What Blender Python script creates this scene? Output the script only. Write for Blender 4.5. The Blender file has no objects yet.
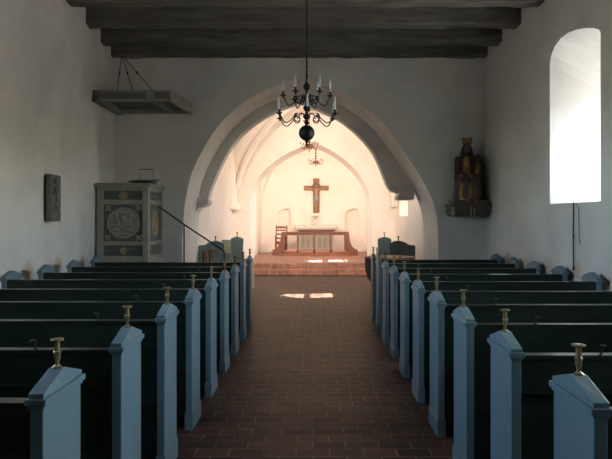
import bpy, bmesh, math, random
from mathutils import Vector, Matrix
random.seed(7)
PI = math.pi
scene = bpy.context.scene
COL = scene.collection

# ---------------------------------------------------------------- materials
def nm(name):
    m = bpy.data.materials.new(name); m.use_nodes = True
    nt = m.node_tree; nt.nodes.clear()
    out = nt.nodes.new('ShaderNodeOutputMaterial')
    b = nt.nodes.new('ShaderNodeBsdfPrincipled')
    nt.links.new(b.outputs[0], out.inputs[0])
    return m, nt, b

def mat(name, c, rough=.6, c2=None, scale=8, bump=0, bscale=30, metal=0, stretch=(1, 1, 1), spec=.5, det=5):
    m, nt, b = nm(name)
    N = nt.nodes.new; L = nt.links.new
    b.inputs['Roughness'].default_value = rough
    b.inputs['Metallic'].default_value = metal
    b.inputs['Specular IOR Level'].default_value = spec
    b.inputs['Base Color'].default_value = (*c, 1)
    tc = N('ShaderNodeTexCoord'); mp = N('ShaderNodeMapping'); mp.inputs['Scale'].default_value = stretch
    L(tc.outputs['Object'], mp.inputs[0])
    if c2 is not None:
        n = N('ShaderNodeTexNoise'); n.inputs['Scale'].default_value = scale; n.inputs['Detail'].default_value = det
        r = N('ShaderNodeValToRGB')
        r.color_ramp.elements[0].position = .32; r.color_ramp.elements[1].position = .68
        r.color_ramp.elements[0].color = (*c, 1); r.color_ramp.elements[1].color = (*c2, 1)
        L(mp.outputs[0], n.inputs['Vector']); L(n.outputs['Fac'], r.inputs[0]); L(r.outputs[0], b.inputs['Base Color'])
    if bump:
        n2 = N('ShaderNodeTexNoise'); n2.inputs['Scale'].default_value = bscale; n2.inputs['Detail'].default_value = 6
        bp = N('ShaderNodeBump'); bp.inputs['Strength'].default_value = bump; bp.inputs['Distance'].default_value = .02
        L(mp.outputs[0], n2.inputs['Vector']); L(n2.outputs['Fac'], bp.inputs['Height']); L(bp.outputs[0], b.inputs['Normal'])
    return m

def plaster(name, c, c2, stain=None):
    """uneven lime-washed plaster; stain = list of (x, y, z, radius) worn warm spots"""
    m, nt, b = nm(name)
    N = nt.nodes.new; L = nt.links.new
    b.inputs['Roughness'].default_value = .9; b.inputs['Specular IOR Level'].default_value = .15
    tc = N('ShaderNodeTexCoord')
    n = N('ShaderNodeTexNoise'); n.inputs['Scale'].default_value = 1.3; n.inputs['Detail'].default_value = 8; n.inputs['Roughness'].default_value = .65
    r = N('ShaderNodeValToRGB'); r.color_ramp.elements[0].position = .38; r.color_ramp.elements[1].position = .66
    r.color_ramp.elements[0].color = (*c2, 1); r.color_ramp.elements[1].color = (*c, 1)
    L(tc.outputs['Object'], n.inputs['Vector']); L(n.outputs['Fac'], r.inputs[0])
    last = r.outputs[0]
    nn = N('ShaderNodeTexNoise'); nn.inputs['Scale'].default_value = 9; nn.inputs['Detail'].default_value = 5
    L(tc.outputs['Object'], nn.inputs['Vector'])
    if stain:
        col, spots = stain
        for (x, y, z, rad) in spots:
            d = N('ShaderNodeVectorMath'); d.operation = 'DISTANCE'; d.inputs[1].default_value = (x, y, z)
            L(tc.outputs['Object'], d.inputs[0])
            a = N('ShaderNodeMath'); a.operation = 'MULTIPLY_ADD'; a.inputs[1].default_value = .16; L(nn.outputs['Fac'], a.inputs[0]); L(d.outputs['Value'], a.inputs[2])
            mr = N('ShaderNodeMapRange'); mr.inputs['From Min'].default_value = rad + .08; mr.inputs['From Max'].default_value = rad * .5 + .06
            mr.inputs['To Max'].default_value = .75
            L(a.outputs[0], mr.inputs['Value'])
            mx = N('ShaderNodeMix'); mx.data_type = 'RGBA'
            mx.inputs['B'].default_value = (*col, 1)
            L(mr.outputs[0], mx.inputs['Factor']); L(last, mx.inputs[6]); mx.inputs[7].default_value = (*col, 1)
            last = mx.outputs[2]
    L(last, b.inputs['Base Color'])
    n2 = N('ShaderNodeTexNoise'); n2.inputs['Scale'].default_value = 3.2; n2.inputs['Detail'].default_value = 7; n2.inputs['Roughness'].default_value = .55
    L(tc.outputs['Object'], n2.inputs['Vector'])
    bp = N('ShaderNodeBump'); bp.inputs['Strength'].default_value = .45; bp.inputs['Distance'].default_value = .06
    L(n2.outputs['Fac'], bp.inputs['Height'])
    bp2 = N('ShaderNodeBump'); bp2.inputs['Strength'].default_value = .25; bp2.inputs['Distance'].default_value = .01
    n3 = N('ShaderNodeTexNoise'); n3.inputs['Scale'].default_value = 28; n3.inputs['Detail'].default_value = 4
    L(tc.outputs['Object'], n3.inputs['Vector']); L(n3.outputs['Fac'], bp2.inputs['Height'])
    L(bp.outputs[0], bp2.inputs['Normal']); L(bp2.outputs[0], b.inputs['Normal'])
    return m

def brick(name, c1, c2, mortar, bw, rh, ms=.012, rough=.45, swap=False, spec=.5, axes='XY', bump=.5, var=(.6, 1.35)):
    m, nt, b = nm(name)
    N = nt.nodes.new; L = nt.links.new
    tc = N('ShaderNodeTexCoord')
    vec = tc.outputs['Object']
    if axes != 'XY':
        s = N('ShaderNodeSeparateXYZ'); c = N('ShaderNodeCombineXYZ'); L(vec, s.inputs[0])
        for i, a in enumerate(axes): L(s.outputs['XYZ'.index(a)], c.inputs[i])
        vec = c.outputs[0]
    wn = N('ShaderNodeTexNoise'); wn.inputs['Scale'].default_value = 2.2
    L(vec, wn.inputs['Vector'])
    add = N('ShaderNodeVectorMath'); add.operation = 'MULTIPLY_ADD'; add.inputs[1].default_value = (.012, .012, 0)
    L(wn.outputs['Color'], add.inputs[0]); L(vec, add.inputs[2])
    t = N('ShaderNodeTexBrick'); t.inputs['Scale'].default_value = 1
    t.inputs['Brick Width'].default_value = bw; t.inputs['Row Height'].default_value = rh; t.inputs['Mortar Size'].default_value = ms
    t.inputs['Mortar Smooth'].default_value = .3; t.inputs['Bias'].default_value = -.1
    t.inputs['Color1'].default_value = (*c1, 1); t.inputs['Color2'].default_value = (*c2, 1); t.inputs['Mortar'].default_value = (*mortar, 1)
    L(add.outputs[0], t.inputs['Vector'])
    n = N('ShaderNodeTexNoise'); n.inputs['Scale'].default_value = 5; n.inputs['Detail'].default_value = 7
    L(vec, n.inputs['Vector'])
    mr = N('ShaderNodeMapRange'); mr.inputs['From Min'].default_value = .3; mr.inputs['From Max'].default_value = .7
    mr.inputs['To Min'].default_value = var[0]; mr.inputs['To Max'].default_value = var[1]
    L(n.outputs['Fac'], mr.inputs['Value'])
    mx = N('ShaderNodeVectorMath'); mx.operation = 'SCALE'
    L(t.outputs['Color'], mx.inputs[0]); L(mr.outputs[0], mx.inputs['Scale']); L(mx.outputs[0], b.inputs['Base Color'])
    rr = N('ShaderNodeMapRange'); rr.inputs['To Min'].default_value = rough - .12; rr.inputs['To Max'].default_value = rough + .2
    L(n.outputs['Fac'], rr.inputs['Value']); L(rr.outputs[0], b.inputs['Roughness'])
    b.inputs['Specular IOR Level'].default_value = spec
    inv = N('ShaderNodeMath'); inv.operation = 'MULTIPLY_ADD'; inv.inputs[1].default_value = -1; L(t.outputs['Fac'], inv.inputs[0]); L(n.outputs['Fac'], inv.inputs[2])
    bp = N('ShaderNodeBump'); bp.inputs['Strength'].default_value = bump; bp.inputs['Distance'].default_value = .006
    L(inv.outputs[0], bp.inputs['Height']); L(bp.outputs[0], b.inputs['Normal'])
    return m

def glass_mat(name='window_glass', tint=(.93, .96, .96)):
    m = bpy.data.materials.new(name); m.use_nodes = True
    nt = m.node_tree; nt.nodes.clear(); N = nt.nodes.new; L = nt.links.new
    out = N('ShaderNodeOutputMaterial'); mix = N('ShaderNodeMixShader'); tr = N('ShaderNodeBsdfTransparent'); gl = N('ShaderNodeBsdfGlossy')
    tr.inputs[0].default_value = (*tint, 1); gl.inputs['Roughness'].default_value = .05
    mix.inputs[0].default_value = .06
    L(tr.outputs[0], mix.inputs[1]); L(gl.outputs[0], mix.inputs[2]); L(mix.outputs[0], out.inputs[0])
    return m

stL = [(-3.5, 6.55 + .83 * k, .94 + .03 * ((k * 7) % 3), .15) for k in range(5)]
stR = [(2.98, 5.96 + .815 * k, .96 + .03 * ((k * 5) % 3), .14) for k in range(5)]
M = {
 'plaster': plaster('lime_plaster', (.78, .75, .69), (.67, .64, .585)),
 'plaster_l': plaster('lime_plaster_left', (.78, .75, .69), (.66, .635, .58), ((.62, .41, .27), stL)),
 'plaster_r': plaster('lime_plaster_right', (.78, .75, .69), (.66, .635, .58), ((.66, .47, .33), stR)),
 'plaster_c': plaster('chancel_plaster', (.86, .805, .73), (.82, .755, .67)),
 'floor': brick('floor_brick', (.064, .030, .020), (.008, .006, .005), (.115, .088, .072), .23, .135, .0065, .46, spec=.17, var=(.25, 1.6)),
 'platform': brick('platform_brick', (.25, .115, .075), (.18, .08, .05), (.27, .165, .12), .13, .27, .006, .5),
 'riser': brick('riser_brick', (.32, .15, .10), (.20, .09, .06), (.33, .21, .15), .075, .3, .006, .55, axes='XZY'),
 'beam': mat('old_beam', (.085, .080, .066), .8, (.17, .155, .13), 3, .6, 12, stretch=(.5, 4, 4)),
 'boards': mat('ceiling_boards', (.05, .048, .04), .8, (.08, .07, .055), 3, .4, 10),
 'blue': mat('blue_paint', (.125, .205, .240), .36, (.11, .185, .22), 5, .12, 40),
 'green': mat('dark_green_paint', (.015, .026, .020), .25, (.022, .036, .028), 4, .12, 25, stretch=(.4, 3, 3)),
 'brass': mat('brass', (.55, .45, .24), .25, (.34, .27, .14), 40, metal=.65),
 'iron': mat('black_iron', (.012, .012, .013), .5, metal=0, spec=.4),
 'copper': mat('reddish_brass', (.20, .085, .05), .4, metal=.6),
 'candle': mat('ivory_candle', (.62, .66, .62), .5),
 'bulb': mat('clear_bulb', (.80, .82, .80), .1, spec=.8),
 'pulpit': mat('grey_paint', (.33, .315, .25), .6, (.26, .25, .205), 7, .3, 25),
 'pulpit_panel': mat('dark_grey_panel', (.075, .085, .080), .6, (.12, .13, .12), 9, .2, 25),
 'relief': mat('relief_paint', (.34, .32, .25), .65, (.20, .195, .16), 14, .9, 22),
 'gilt': mat('dull_gilt', (.50, .30, .08), .42, (.12, .045, .02), 11, .2, 30, metal=.4),
 'rosette': mat('rosette_paint', (.40, .31, .17), .6, (.24, .19, .11), 14, .5, 30),
 'statue': mat('statue_dark', (.045, .032, .026), .55, (.09, .045, .03), 9, .3, 30),
 'face': mat('statue_skin', (.20, .14, .095), .6, (.15, .10, .07), 12),
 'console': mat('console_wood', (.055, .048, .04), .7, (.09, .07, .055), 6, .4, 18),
 'stone': mat('dark_stone', (.12, .115, .10), .85, (.17, .165, .15), 10, .5, 30),
 'stone_cut': mat('cut_stone', (.012, .012, .012), .9),
 'granite': mat('granite', (.055, .052, .05), .7, (.10, .095, .09), 40, .4, 60),
 'wood': mat('red_brown_wood', (.17, .060, .034), .42, (.12, .042, .024), 5, .12, 30, stretch=(1, 1, 4)),
 'wood2': mat('brown_wood', (.22, .09, .045), .45, (.15, .06, .03), 6, .12, 30),
 'gilt_wood': mat('golden_wood', (.50, .27, .11), .4, (.32, .14, .05), 18),
 'cushion': mat('kneeler_cloth', (.36, .16, .12), .9, (.30, .13, .095), 20, .3, 60),
 'cloth': mat('white_linen', (.64, .61, .55), .9, (.54, .51, .45), 12, .25, 40),
 'altar': mat('altar_stone', (.50, .46, .38), .8, (.42, .38, .31), 6, .3, 20),
 'altar_panel': mat('altar_panel_paint', (.27, .26, .19), .7, (.19, .19, .14), 10, .3, 22),
 'cross': mat('cross_wood', (.27, .14, .06), .5, (.20, .095, .04), 8, .2, 30),
 'skin': mat('carved_ochre', (.46, .28, .14), .55, (.36, .20, .10), 10),
 'loin': mat('loincloth_blue', (.20, .27, .33), .7, (.30, .33, .33), 20),
 'halo': mat('halo_dark', (.13, .055, .025), .5, (.20, .10, .04), 20),
 'choir_blue': mat('choir_blue_paint', (.23, .32, .34), .5, (.20, .285, .30), 5),
 'choir_grey': mat('choir_grey_paint', (.15, .18, .175), .5, (.13, .16, .155), 5),
 'choir_green': mat('choir_green_paint', (.40, .46, .29), .5, (.36, .42, .26), 5),
 'white': mat('white_paint', (.80, .79, .76), .4),
 'glass': glass_mat(), 'dim_glass': glass_mat('dim_window_glass', (.70, .75, .80)),  # second glass is tinted to let less daylight through one nave window
 'black': mat('black_paint', (.01, .01, .011), .5),
 'gravel': mat('gravel_ground', (.20, .16, .135), .95, (.26, .21, .18), 1, .3, 6),
 'leather': mat('book_cover', (.05, .02, .015), .5),
 'paper': mat('paper', (.75, .72, .64), .8),
 'bark': mat('bark', (.09, .07, .05), .9, (.14, .11, .08), 9, .6, 20),
 'leaf': mat('leaf', (.045, .09, .025), .7, (.07, .13, .04), 4),
}

# ---------------------------------------------------------------- mesh helpers
class B:
    def __init__(s): s.bm = bmesh.new()
    def box(s, x0, x1, y0, y1, z0, z1, bev=0):
        x0, x1 = sorted((x0, x1)); y0, y1 = sorted((y0, y1)); z0, z1 = sorted((z0, z1))
        r = bmesh.ops.create_cube(s.bm, size=1)
        for v in r['verts']:
            v.co = Vector((x0 + (v.co.x + .5) * (x1 - x0), y0 + (v.co.y + .5) * (y1 - y0), z0 + (v.co.z + .5) * (z1 - z0)))
        if bev:
            es = {e for v in r['verts'] for e in v.link_edges}
            bmesh.ops.bevel(s.bm, geom=list(es), offset=bev, segments=2, affect='EDGES')
        return s
    def prism(s, pts, axis, a, b):
        """polygon pts in the plane normal to axis, extruded a..b. axis X: pts=(y,z); Y: (x,z); Z: (x,y)"""
        def P(p, t):
            return {'X': (t, p[0], p[1]), 'Y': (p[0], t, p[1]), 'Z': (p[0], p[1], t)}[axis]
        va = [s.bm.verts.new(P(p, a)) for p in pts]; vb = [s.bm.verts.new(P(p, b)) for p in pts]
        n = len(pts)
        s.bm.faces.new(va[::-1]); s.bm.faces.new(vb)
        for i in range(n): s.bm.faces.new((va[i], va[(i + 1) % n], vb[(i + 1) % n], vb[i]))
        return s
    def tube(s, pts, r, n=8, taper=None, closed=False):
        pts = [Vector(p) for p in pts]; m = len(pts); rings = []
        up = None
        for i, p in enumerate(pts):
            if closed: t = (pts[(i + 1) % m] - pts[i - 1])
            else: t = pts[min(i + 1, m - 1)] - pts[max(i - 1, 0)]
            t.normalize()
            if up is None:
                up = t.orthogonal().normalized()
            up = (up - t * up.dot(t))
            up = up.normalized() if up.length > 1e-6 else t.orthogonal().normalized()
            w = t.cross(up)
            rr = r if taper is None else r * taper[i]
            rings.append([s.bm.verts.new(p + (up * math.cos(2 * PI * k / n) + w * math.sin(2 * PI * k / n)) * rr) for k in range(n)])
        for i in range(m if closed else m - 1):
            a, b = rings[i], rings[(i + 1) % m]
            for k in range(n): s.bm.faces.new((a[k], a[(k + 1) % n], b[(k + 1) % n], b[k]))
        if not closed:
            s.bm.faces.new(rings[0][::-1]); s.bm.faces.new(rings[-1])
        return s
    def lathe(s, prof, c=(0, 0, 0), n=24, sx=1, sy=1):
        rings = []
        for (r, z) in prof:
            if r < 1e-5: rings.append([s.bm.verts.new((c[0], c[1], c[2] + z))])
            else: rings.append([s.bm.verts.new((c[0] + r * sx * math.cos(2 * PI * k / n), c[1] + r * sy * math.sin(2 * PI * k / n), c[2] + z)) for k in range(n)])
        for a, b in zip(rings, rings[1:]):
            for k in range(n):
                k2 = (k + 1) % n
                if len(a) == 1 and len(b) == 1: break
                if len(a) == 1: s.bm.faces.new((a[0], b[k2], b[k]))
                elif len(b) == 1: s.bm.faces.new((a[k], a[k2], b[0]))
                else: s.bm.faces.new((a[k], a[k2], b[k2], b[k]))
        if len(rings[0]) > 1: s.bm.faces.new(rings[0][::-1])
        if len(rings[-1]) > 1: s.bm.faces.new(rings[-1])
        return s
    def ball(s, c, r, u=16, v=10, rot=None):
        if not hasattr(r, '__len__'): r = (r, r, r)
        q = bmesh.ops.create_uvsphere(s.bm, u_segments=u, v_segments=v, radius=1)
        for w in q['verts']:
            p = Vector((w.co.x * r[0], w.co.y * r[1], w.co.z * r[2]))
            if rot is not None: p = rot @ p
            w.co = p + Vector(c)
        return s
    def cap(s, a, b, ra, rb, n=12, k=5):
        """tapered capsule between two points"""
        a, b = Vector(a), Vector(b)
        d = (b - a); L = d.length; d.normalize()
        pts, tp = [], []
        for i in range(k):
            t = PI / 2 * (1 - i / k); pts.append(a - d * ra * math.sin(t)); tp.append(max(ra * math.cos(t), .0005))
        for i in range(5):
            f = i / 4; pts.append(a + d * L * f); tp.append(ra + (rb - ra) * f)
        for i in range(1, k + 1):
            t = PI / 2 * i / k; pts.append(b + d * rb * math.sin(t)); tp.append(max(rb * math.cos(t), .0005))
        return s.tube(pts, 1, n, tp)
    def build(s, name, m, parent=None, smooth=False, bevel=0, fix=True):
        if fix: bmesh.ops.recalc_face_normals(s.bm, faces=s.bm.faces[:])
        me = bpy.data.meshes.new(name); s.bm.to_mesh(me); s.bm.free()
        o = bpy.data.objects.new(name, me); COL.objects.link(o)
        me.materials.append(M[m] if isinstance(m, str) else m)
        if smooth:
            for p in me.polygons: p.use_smooth = True
            if smooth != 'all':
                try: me.set_sharp_from_angle(angle=math.radians(40))
                except Exception: pass
        if bevel:
            md = o.modifiers.new('bevel', 'BEVEL'); md.width = bevel; md.segments = 2; md.limit_method = 'ANGLE'; md.angle_limit = .6
        if parent: o.parent = parent
        return o

def tag(o, label=None, cat=None, group=None, kind=None):
    if label: o['label'] = label
    if cat: o['category'] = cat
    if group: o['group'] = group
    if kind: o['kind'] = kind
    return o

def thing(name, loc, label, cat, group=None, rz=0):
    o = bpy.data.objects.new(name, None); COL.objects.link(o)
    o.location = loc; o.rotation_euler = (0, 0, rz); o.empty_display_size = .1
    return tag(o, label, cat, group)

def copy_tree(o, parent=None):
    c = o.copy(); COL.objects.link(c)
    if parent: c.parent = parent
    for ch in list(o.children): copy_tree(ch, c)
    return c

def struct(o): o['kind'] = 'structure'; return o

# ================================================================ THE SETTING
XL, XR = -3.5, 2.98          # nave side walls
YB, YE = -6.0, 10.5          # nave west / east ends
CX = 2.35                    # chancel half width
ZT = 5.2
SUN = Vector((-1, -.2, -1.2))   # direction in which the sunlight travels

def arch_outline(ya, yb, za, zs, rise, n=9):
    """open outline: bottom-left, bottom-right, right spring, arch ..., left spring"""
    pts = [(ya, za), (yb, za), (yb, zs)]
    yc, hw = (ya + yb) / 2, (yb - ya) / 2
    for i in range(1, n):
        t = PI * i / n
        pts.append((yc + hw * math.cos(t), zs + rise * math.sin(t) * (1 + .45 * math.cos(t))))
    pts.append((ya, zs))
    return pts

def side_wall(name, xin, xout, y0, y1, z0, z1, wins, m):
    b = B(); bm = b.bm
    def face(x, pts): bm.faces.new([bm.verts.new((x, p[0], p[1])) for p in pts])
    for x, key in ((xin, 'in'), (xout, 'out')):
        yy = y0
        for w in sorted(wins, key=lambda w: w[key][0]):
            ya, yb, za, zs, rise = w[key]
            face(x, [(yy, z0), (ya, z0), (ya, z1), (yy, z1)])
            face(x, [(ya, z0), (yb, z0), (yb, za), (ya, za)])
            o = arch_outline(*w[key])
            face(x, o[2:] + [(ya, z1), (yb, z1)])
            yy = yb
        face(x, [(yy, z0), (y1, z0), (y1, z1), (yy, z1)])
    for w in wins:
        a, c = arch_outline(*w['in']), arch_outline(*w['out'])
        n = len(a); K = 5
        for i in range(n):
            p, q, r, t = a[i], a[(i + 1) % n], c[(i + 1) % n], c[i]
            bm.faces.new([bm.verts.new(v) for v in ((xin, *p), (xin, *q), (xout, *r), (xout, *t))])
    for (ya, yb) in ((y0, y0), (y1, y1)):
        bm.faces.new([bm.verts.new(v) for v in ((xin, ya, z0), (xout, ya, z0), (xout, ya, z1), (xin, ya, z1))])
    for z in (z0, z1):
        bm.faces.new([bm.verts.new(v) for v in ((xin, y0, z), (xout, y0, z), (xout, y1, z), (xin, y1, z))])
    bmesh.ops.remove_doubles(bm, verts=bm.verts[:], dist=.0005)
    return struct(b.build(name, m))

WN = [0]
def window(xg, w, nh, nv, sgn, bar=.03, pane='glass'):
    """glazing of a window in a side wall: outline w, nh horizontal bars, nv vertical bars"""
    WN[0] += 1
    ya, yb, za, zs, rise = w
    t = .03
    o = arch_outline(*w)
    inn = arch_outline(ya + .04, yb - .04, za + .04, zs, max(rise - .03, .02))
    b = B(); bm = b.bm
    n = len(o)
    for x in (xg - t, xg + t):
        for i in range(n):
            j = (i + 1) % n
            bm.faces.new([bm.verts.new((x, *p)) for p in (o[i], o[j], inn[j], inn[i])])
    for i in range(n):
        j = (i + 1) % n
        for q in (o, inn):
            bm.faces.new([bm.verts.new(v) for v in ((xg - t, *q[i]), (xg - t, *q[j]), (xg + t, *q[j]), (xg + t, *q[i]))])
    H = zs + rise - za
    for k in range(nh):
        z = za + H * (k + 1) / (nh + 1)
        b.box(xg - .02, xg + .02, ya + .03, yb - .03, z - bar, z + bar)
    for k in range(nv):
        y = ya + (yb - ya) * (k + 1) / (nv + 1)
        b.box(xg - .012, xg + .012, y - .012, y + .012, za + .03, zs + rise - .03)
    bmesh.ops.remove_doubles(bm, verts=bm.verts[:], dist=.0003)
    fr = struct(b.build('window_%d' % WN[0], 'white'))
    g = B(); g.prism(arch_outline(ya + .03, yb - .03, za + .03, zs, max(rise - .02, .02)), 'X', xg - .003, xg + .003)
    g.build('pane', pane, fr)
    # light portal (guides the daylight sampling only)
    L = bpy.data.lights.new('portal', 'AREA'); L.shape = 'RECTANGLE'
    L.size = (zs + rise - za); L.size_y = (yb - ya)
    L.cycles.is_portal = True
    lo = bpy.data.objects.new('portal', L); COL.objects.link(lo)
    lo.location = (xg - sgn * .06, (ya + yb) / 2, (za + zs + rise) / 2)
    lo.rotation_euler = (0, sgn * PI / 2, 0)
    return fr

def win(i, o): return {'in': i, 'out': o}
# nave right wall : the visible splayed window + one behind the camera
wR = [win((6.24, 7.58, 1.79, 3.54, .23), (6.38, 7.32, 1.85, 3.02, .18)),
      win((3.5, 4.9, 1.77, 3.48, .25), (3.6, 4.8, 1.82, 2.62, .12)),
      win((1.3, 2.7, 1.77, 3.48, .25), (1.4, 2.6, 1.82, 2.62, .12))]
side_wall('wall_right', XR, XR + .85, YB - .4, YE, -.1, ZT, wR, 'plaster_r')
wL = [win((4.15, 5.4, 1.9, 3.48, .25), (4.25, 5.3, 2.1, 3.3, .2)),
      win((2.3, 3.8, 1.9, 3.6, .3), (2.4, 3.7, 2.0, 3.5, .25))]
side_wall('wall_left', XL, XL - .85, YB - .4, YE, -.1, ZT, wL, 'plaster_l')
for k, w in enumerate(wR): window(XR + .78, w['out'], 2, 1, 1, .03, 'glass' if k else 'dim_glass')
for w in wL: window(XL - .78, w['out'], 2, 1, -1)
# chancel side walls
G = .55
wCR = [win((12.62, 13.55, 2.35, 3.5, .35), (12.72, 13.50, 2.90, 4.15, .25)),
       win((15.02, 16.5, 1.68, 2.12, .12), (15.5, 16.0, 1.68, 1.98, .12))]
side_wall('wall_chancel_right', CX, CX + .65, 11.9, 18.2, -.1, ZT + .3, wCR, 'plaster_c')
wCL = [win((12.0, 13.05, 2.05, 3.4, .3), (12.05, 13.0, 2.2, 3.6, .25))]
side_wall('wall_chancel_left', -CX, -CX - .65, 11.9, 18.2, -.1, ZT + .3, wCL, 'plaster_c')
window(CX + G, wCR[0]['out'], 1, 0, 1, .06); window(CX + G, wCR[1]['out'], 0, 1, 1)
window(-CX - G, wCL[0]['out'], 2, 1, -1)
SX = 2.1
wSR = [win((18.5, 19.65, 1.6, 3.3, .3), (18.62, 19.5, 2.33, 3.58, .22)),
       win((20.6, 22.0, 1.9, 3.6, .35), (20.9, 21.8, 2.1, 3.3, .25))]
side_wall('wall_sanctuary_right', SX, SX + .65, 18.2, 24.6, -.1, ZT + .3, wSR[:1], 'plaster_c')
wSL = [win((18.5, 19.5, 1.9, 3.6, .3), (18.55, 19.45, 2.1, 3.7, .25))]
side_wall('wall_sanctuary_left', -SX, -SX - .65, 18.2, 24.6, -.1, ZT + .3, wSL, 'plaster_c')
window(SX + G, wSR[0]['out'], 1, 0, 1, .10)
window(-SX - G, wSL[0]['out'], 2, 1, -1)

# ---- walls standing across the church, with their arches
def px(x, y, Y): return ((x - 314) * Y / 600, 1.6 - (y - 219) * Y / 600)   # measured outline -> metres at distance Y
def smooth_curve(pts, sub=3):
    out = []
    n = len(pts)
    for i in range(n - 1):
        p0, p1, p2, p3 = pts[max(i - 1, 0)], pts[i], pts[i + 1], pts[min(i + 2, n - 1)]
        for k in range(sub):
            t = k / sub
            out.append(tuple(.5 * (2 * p1[j] + (p2[j] - p0[j]) * t + (2 * p0[j] - 5 * p1[j] + 4 * p2[j] - p3[j]) * t * t + (3 * p1[j] - p0[j] - 3 * p2[j] + p3[j]) * t ** 3) for j in (0, 1)))
    out.append(pts[-1])
    return out

oL = [px(*p, YE) for p in ((182, 240), (184.5, 208), (189.5, 180), (199.5, 156), (218, 126), (242, 103.6), (270, 88), (303.5, 76.5))]
oR = [px(*p, YE) for p in ((303.5, 76.5), (338.8, 91.6), (362.7, 106), (381, 121), (398.7, 144.3), (413, 165), (425, 185), (434, 205), (438, 226))]
outer = [(oL[0][0], 0)] + smooth_curve(oL)[:-1] + smooth_curve(oR) + [(oR[-1][0], 0)]
def cross_wall(name, y0, y1, xl, xr, z1, opening, m, shrink=None):
    """wall across the church; opening = outline from left foot over the arch to right foot"""
    b = B(); bm = b.bm
    far = opening if shrink is None else shrink
    def ring(y, op):
        pts = [(xl, 0), *op, (xr, 0), (xr, z1), (xl, z1)]
        return [bm.verts.new((p[0], y, p[1])) for p in pts]
    a, c = ring(y0, opening), ring(y1, far)
    bm.faces.new(a); bm.faces.new(c[::-1])
    n = len(a)
    for i in range(n): bm.faces.new((a[i], a[(i + 1) % n], c[(i + 1) % n], c[i]))
    return struct(b.build(name, m))
cross_wall('wall_east', YE, 11.9, XL - .5, XR + .5, ZT, outer, 'plaster')

# inner order of the arch, hanging between its two corbels
iL = [px(*p, 11.65) for p in ((208.2, 199), (210.5, 190), (214.4, 180), (221.5, 163.5), (234.7, 142), (254, 124), (278, 110), (301, 102.5))]
iR = [px(*p, 11.65) for p in ((301, 102.5), (336.4, 118), (358, 134.7), (372.3, 151.5), (380, 167), (386, 183), (391, 190.5), (397.5, 193))]
inner = smooth_curve(iL)[:-1] + smooth_curve(iR)
ext = []
for (x, z) in [px(*p, 11.65) for p in ((196.5, 199),)]: pass
eL = [px(*p, 11.65) for p in ((194, 199), (197.5, 185), (203, 172), (213, 154), (230, 128), (248, 108), (272, 94), (303, 82))]
eR = [px(*p, 11.65) for p in ((303, 82), (334, 96), (356, 108), (374, 124), (391, 143), (404, 163), (411, 182), (415, 193))]
exto = smooth_curve(eL)[:-1] + smooth_curve(eR)
b = B()
bm = b.bm
rows = []
for y, loop in ((11.65, inner), (11.65, exto), (11.93, exto), (11.93, inner)):
    rows.append([bm.verts.new((p[0], y, p[1])) for p in loop])
n = len(inner); assert len(exto) == n, (len(exto), n)
for i in range(4):
    for k in range(n - 1): bm.faces.new((rows[i][k], rows[i][k + 1], rows[(i + 1) % 4][k + 1], rows[(i + 1) % 4][k]))
bm.faces.new([r[0] for r in rows]); bm.faces.new([r[-1] for r in rows][::-1])
struct(b.build('trim_1', 'plaster', bevel=.02))
# corbels
for i, (xa, xb, zt, tail) in enumerate((((194 - 314) * 11.55 / 600, (208.6 - 314) * 11.55 / 600, 1.6 + 21 * 11.55 / 600, True), ((397 - 314) * 11.55 / 600, (414 - 314) * 11.55 / 600, 1.6 + 27.5 * 11.55 / 600, False))):
    b = B()
    w = xb - xa
    if tail:
        b.prism([(xa, zt), (xa, zt - .32), (xa + w * .35, zt - .18), (xa + w * .85, zt - .15), (xb, zt - .10), (xb + .01, zt)], 'Y', 11.5, 12.0)
    else:
        b.prism([(xb, zt), (xb, zt - .16), (xa + .02, zt - .16), (xa, zt - .12), (xa + .04, zt - .04), (xa + .08, zt)], 'Y', 11.5, 12.0)
    struct(b.build('trim_%d' % (i + 2), 'plaster', bevel=.025))

# second arch, between chancel and sanctuary
aL = [px(*p, 17.3) for p in ((250, 235), (250.2, 205), (252, 191), (258.7, 176.8), (270.7, 165), (287, 153.5), (313, 142))]
aR = [px(*p, 17.3) for p in ((313, 142), (330, 149.5), (345, 160), (357, 172), (365.5, 185), (370.5, 200), (371, 235))]
opening2 = [(aL[0][0], 0)] + smooth_curve(aL)[:-1] + smooth_curve(aR) + [(aR[-1][0], 0)]
near2 = opening2
far2 = [((x + .06) * .985 - .06, z * .99) for x, z in opening2]
cross_wall('wall_chancel_east', 17.3, 18.3, -CX - .3, CX + .3, ZT + .3, near2, 'plaster_c', far2)

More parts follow.
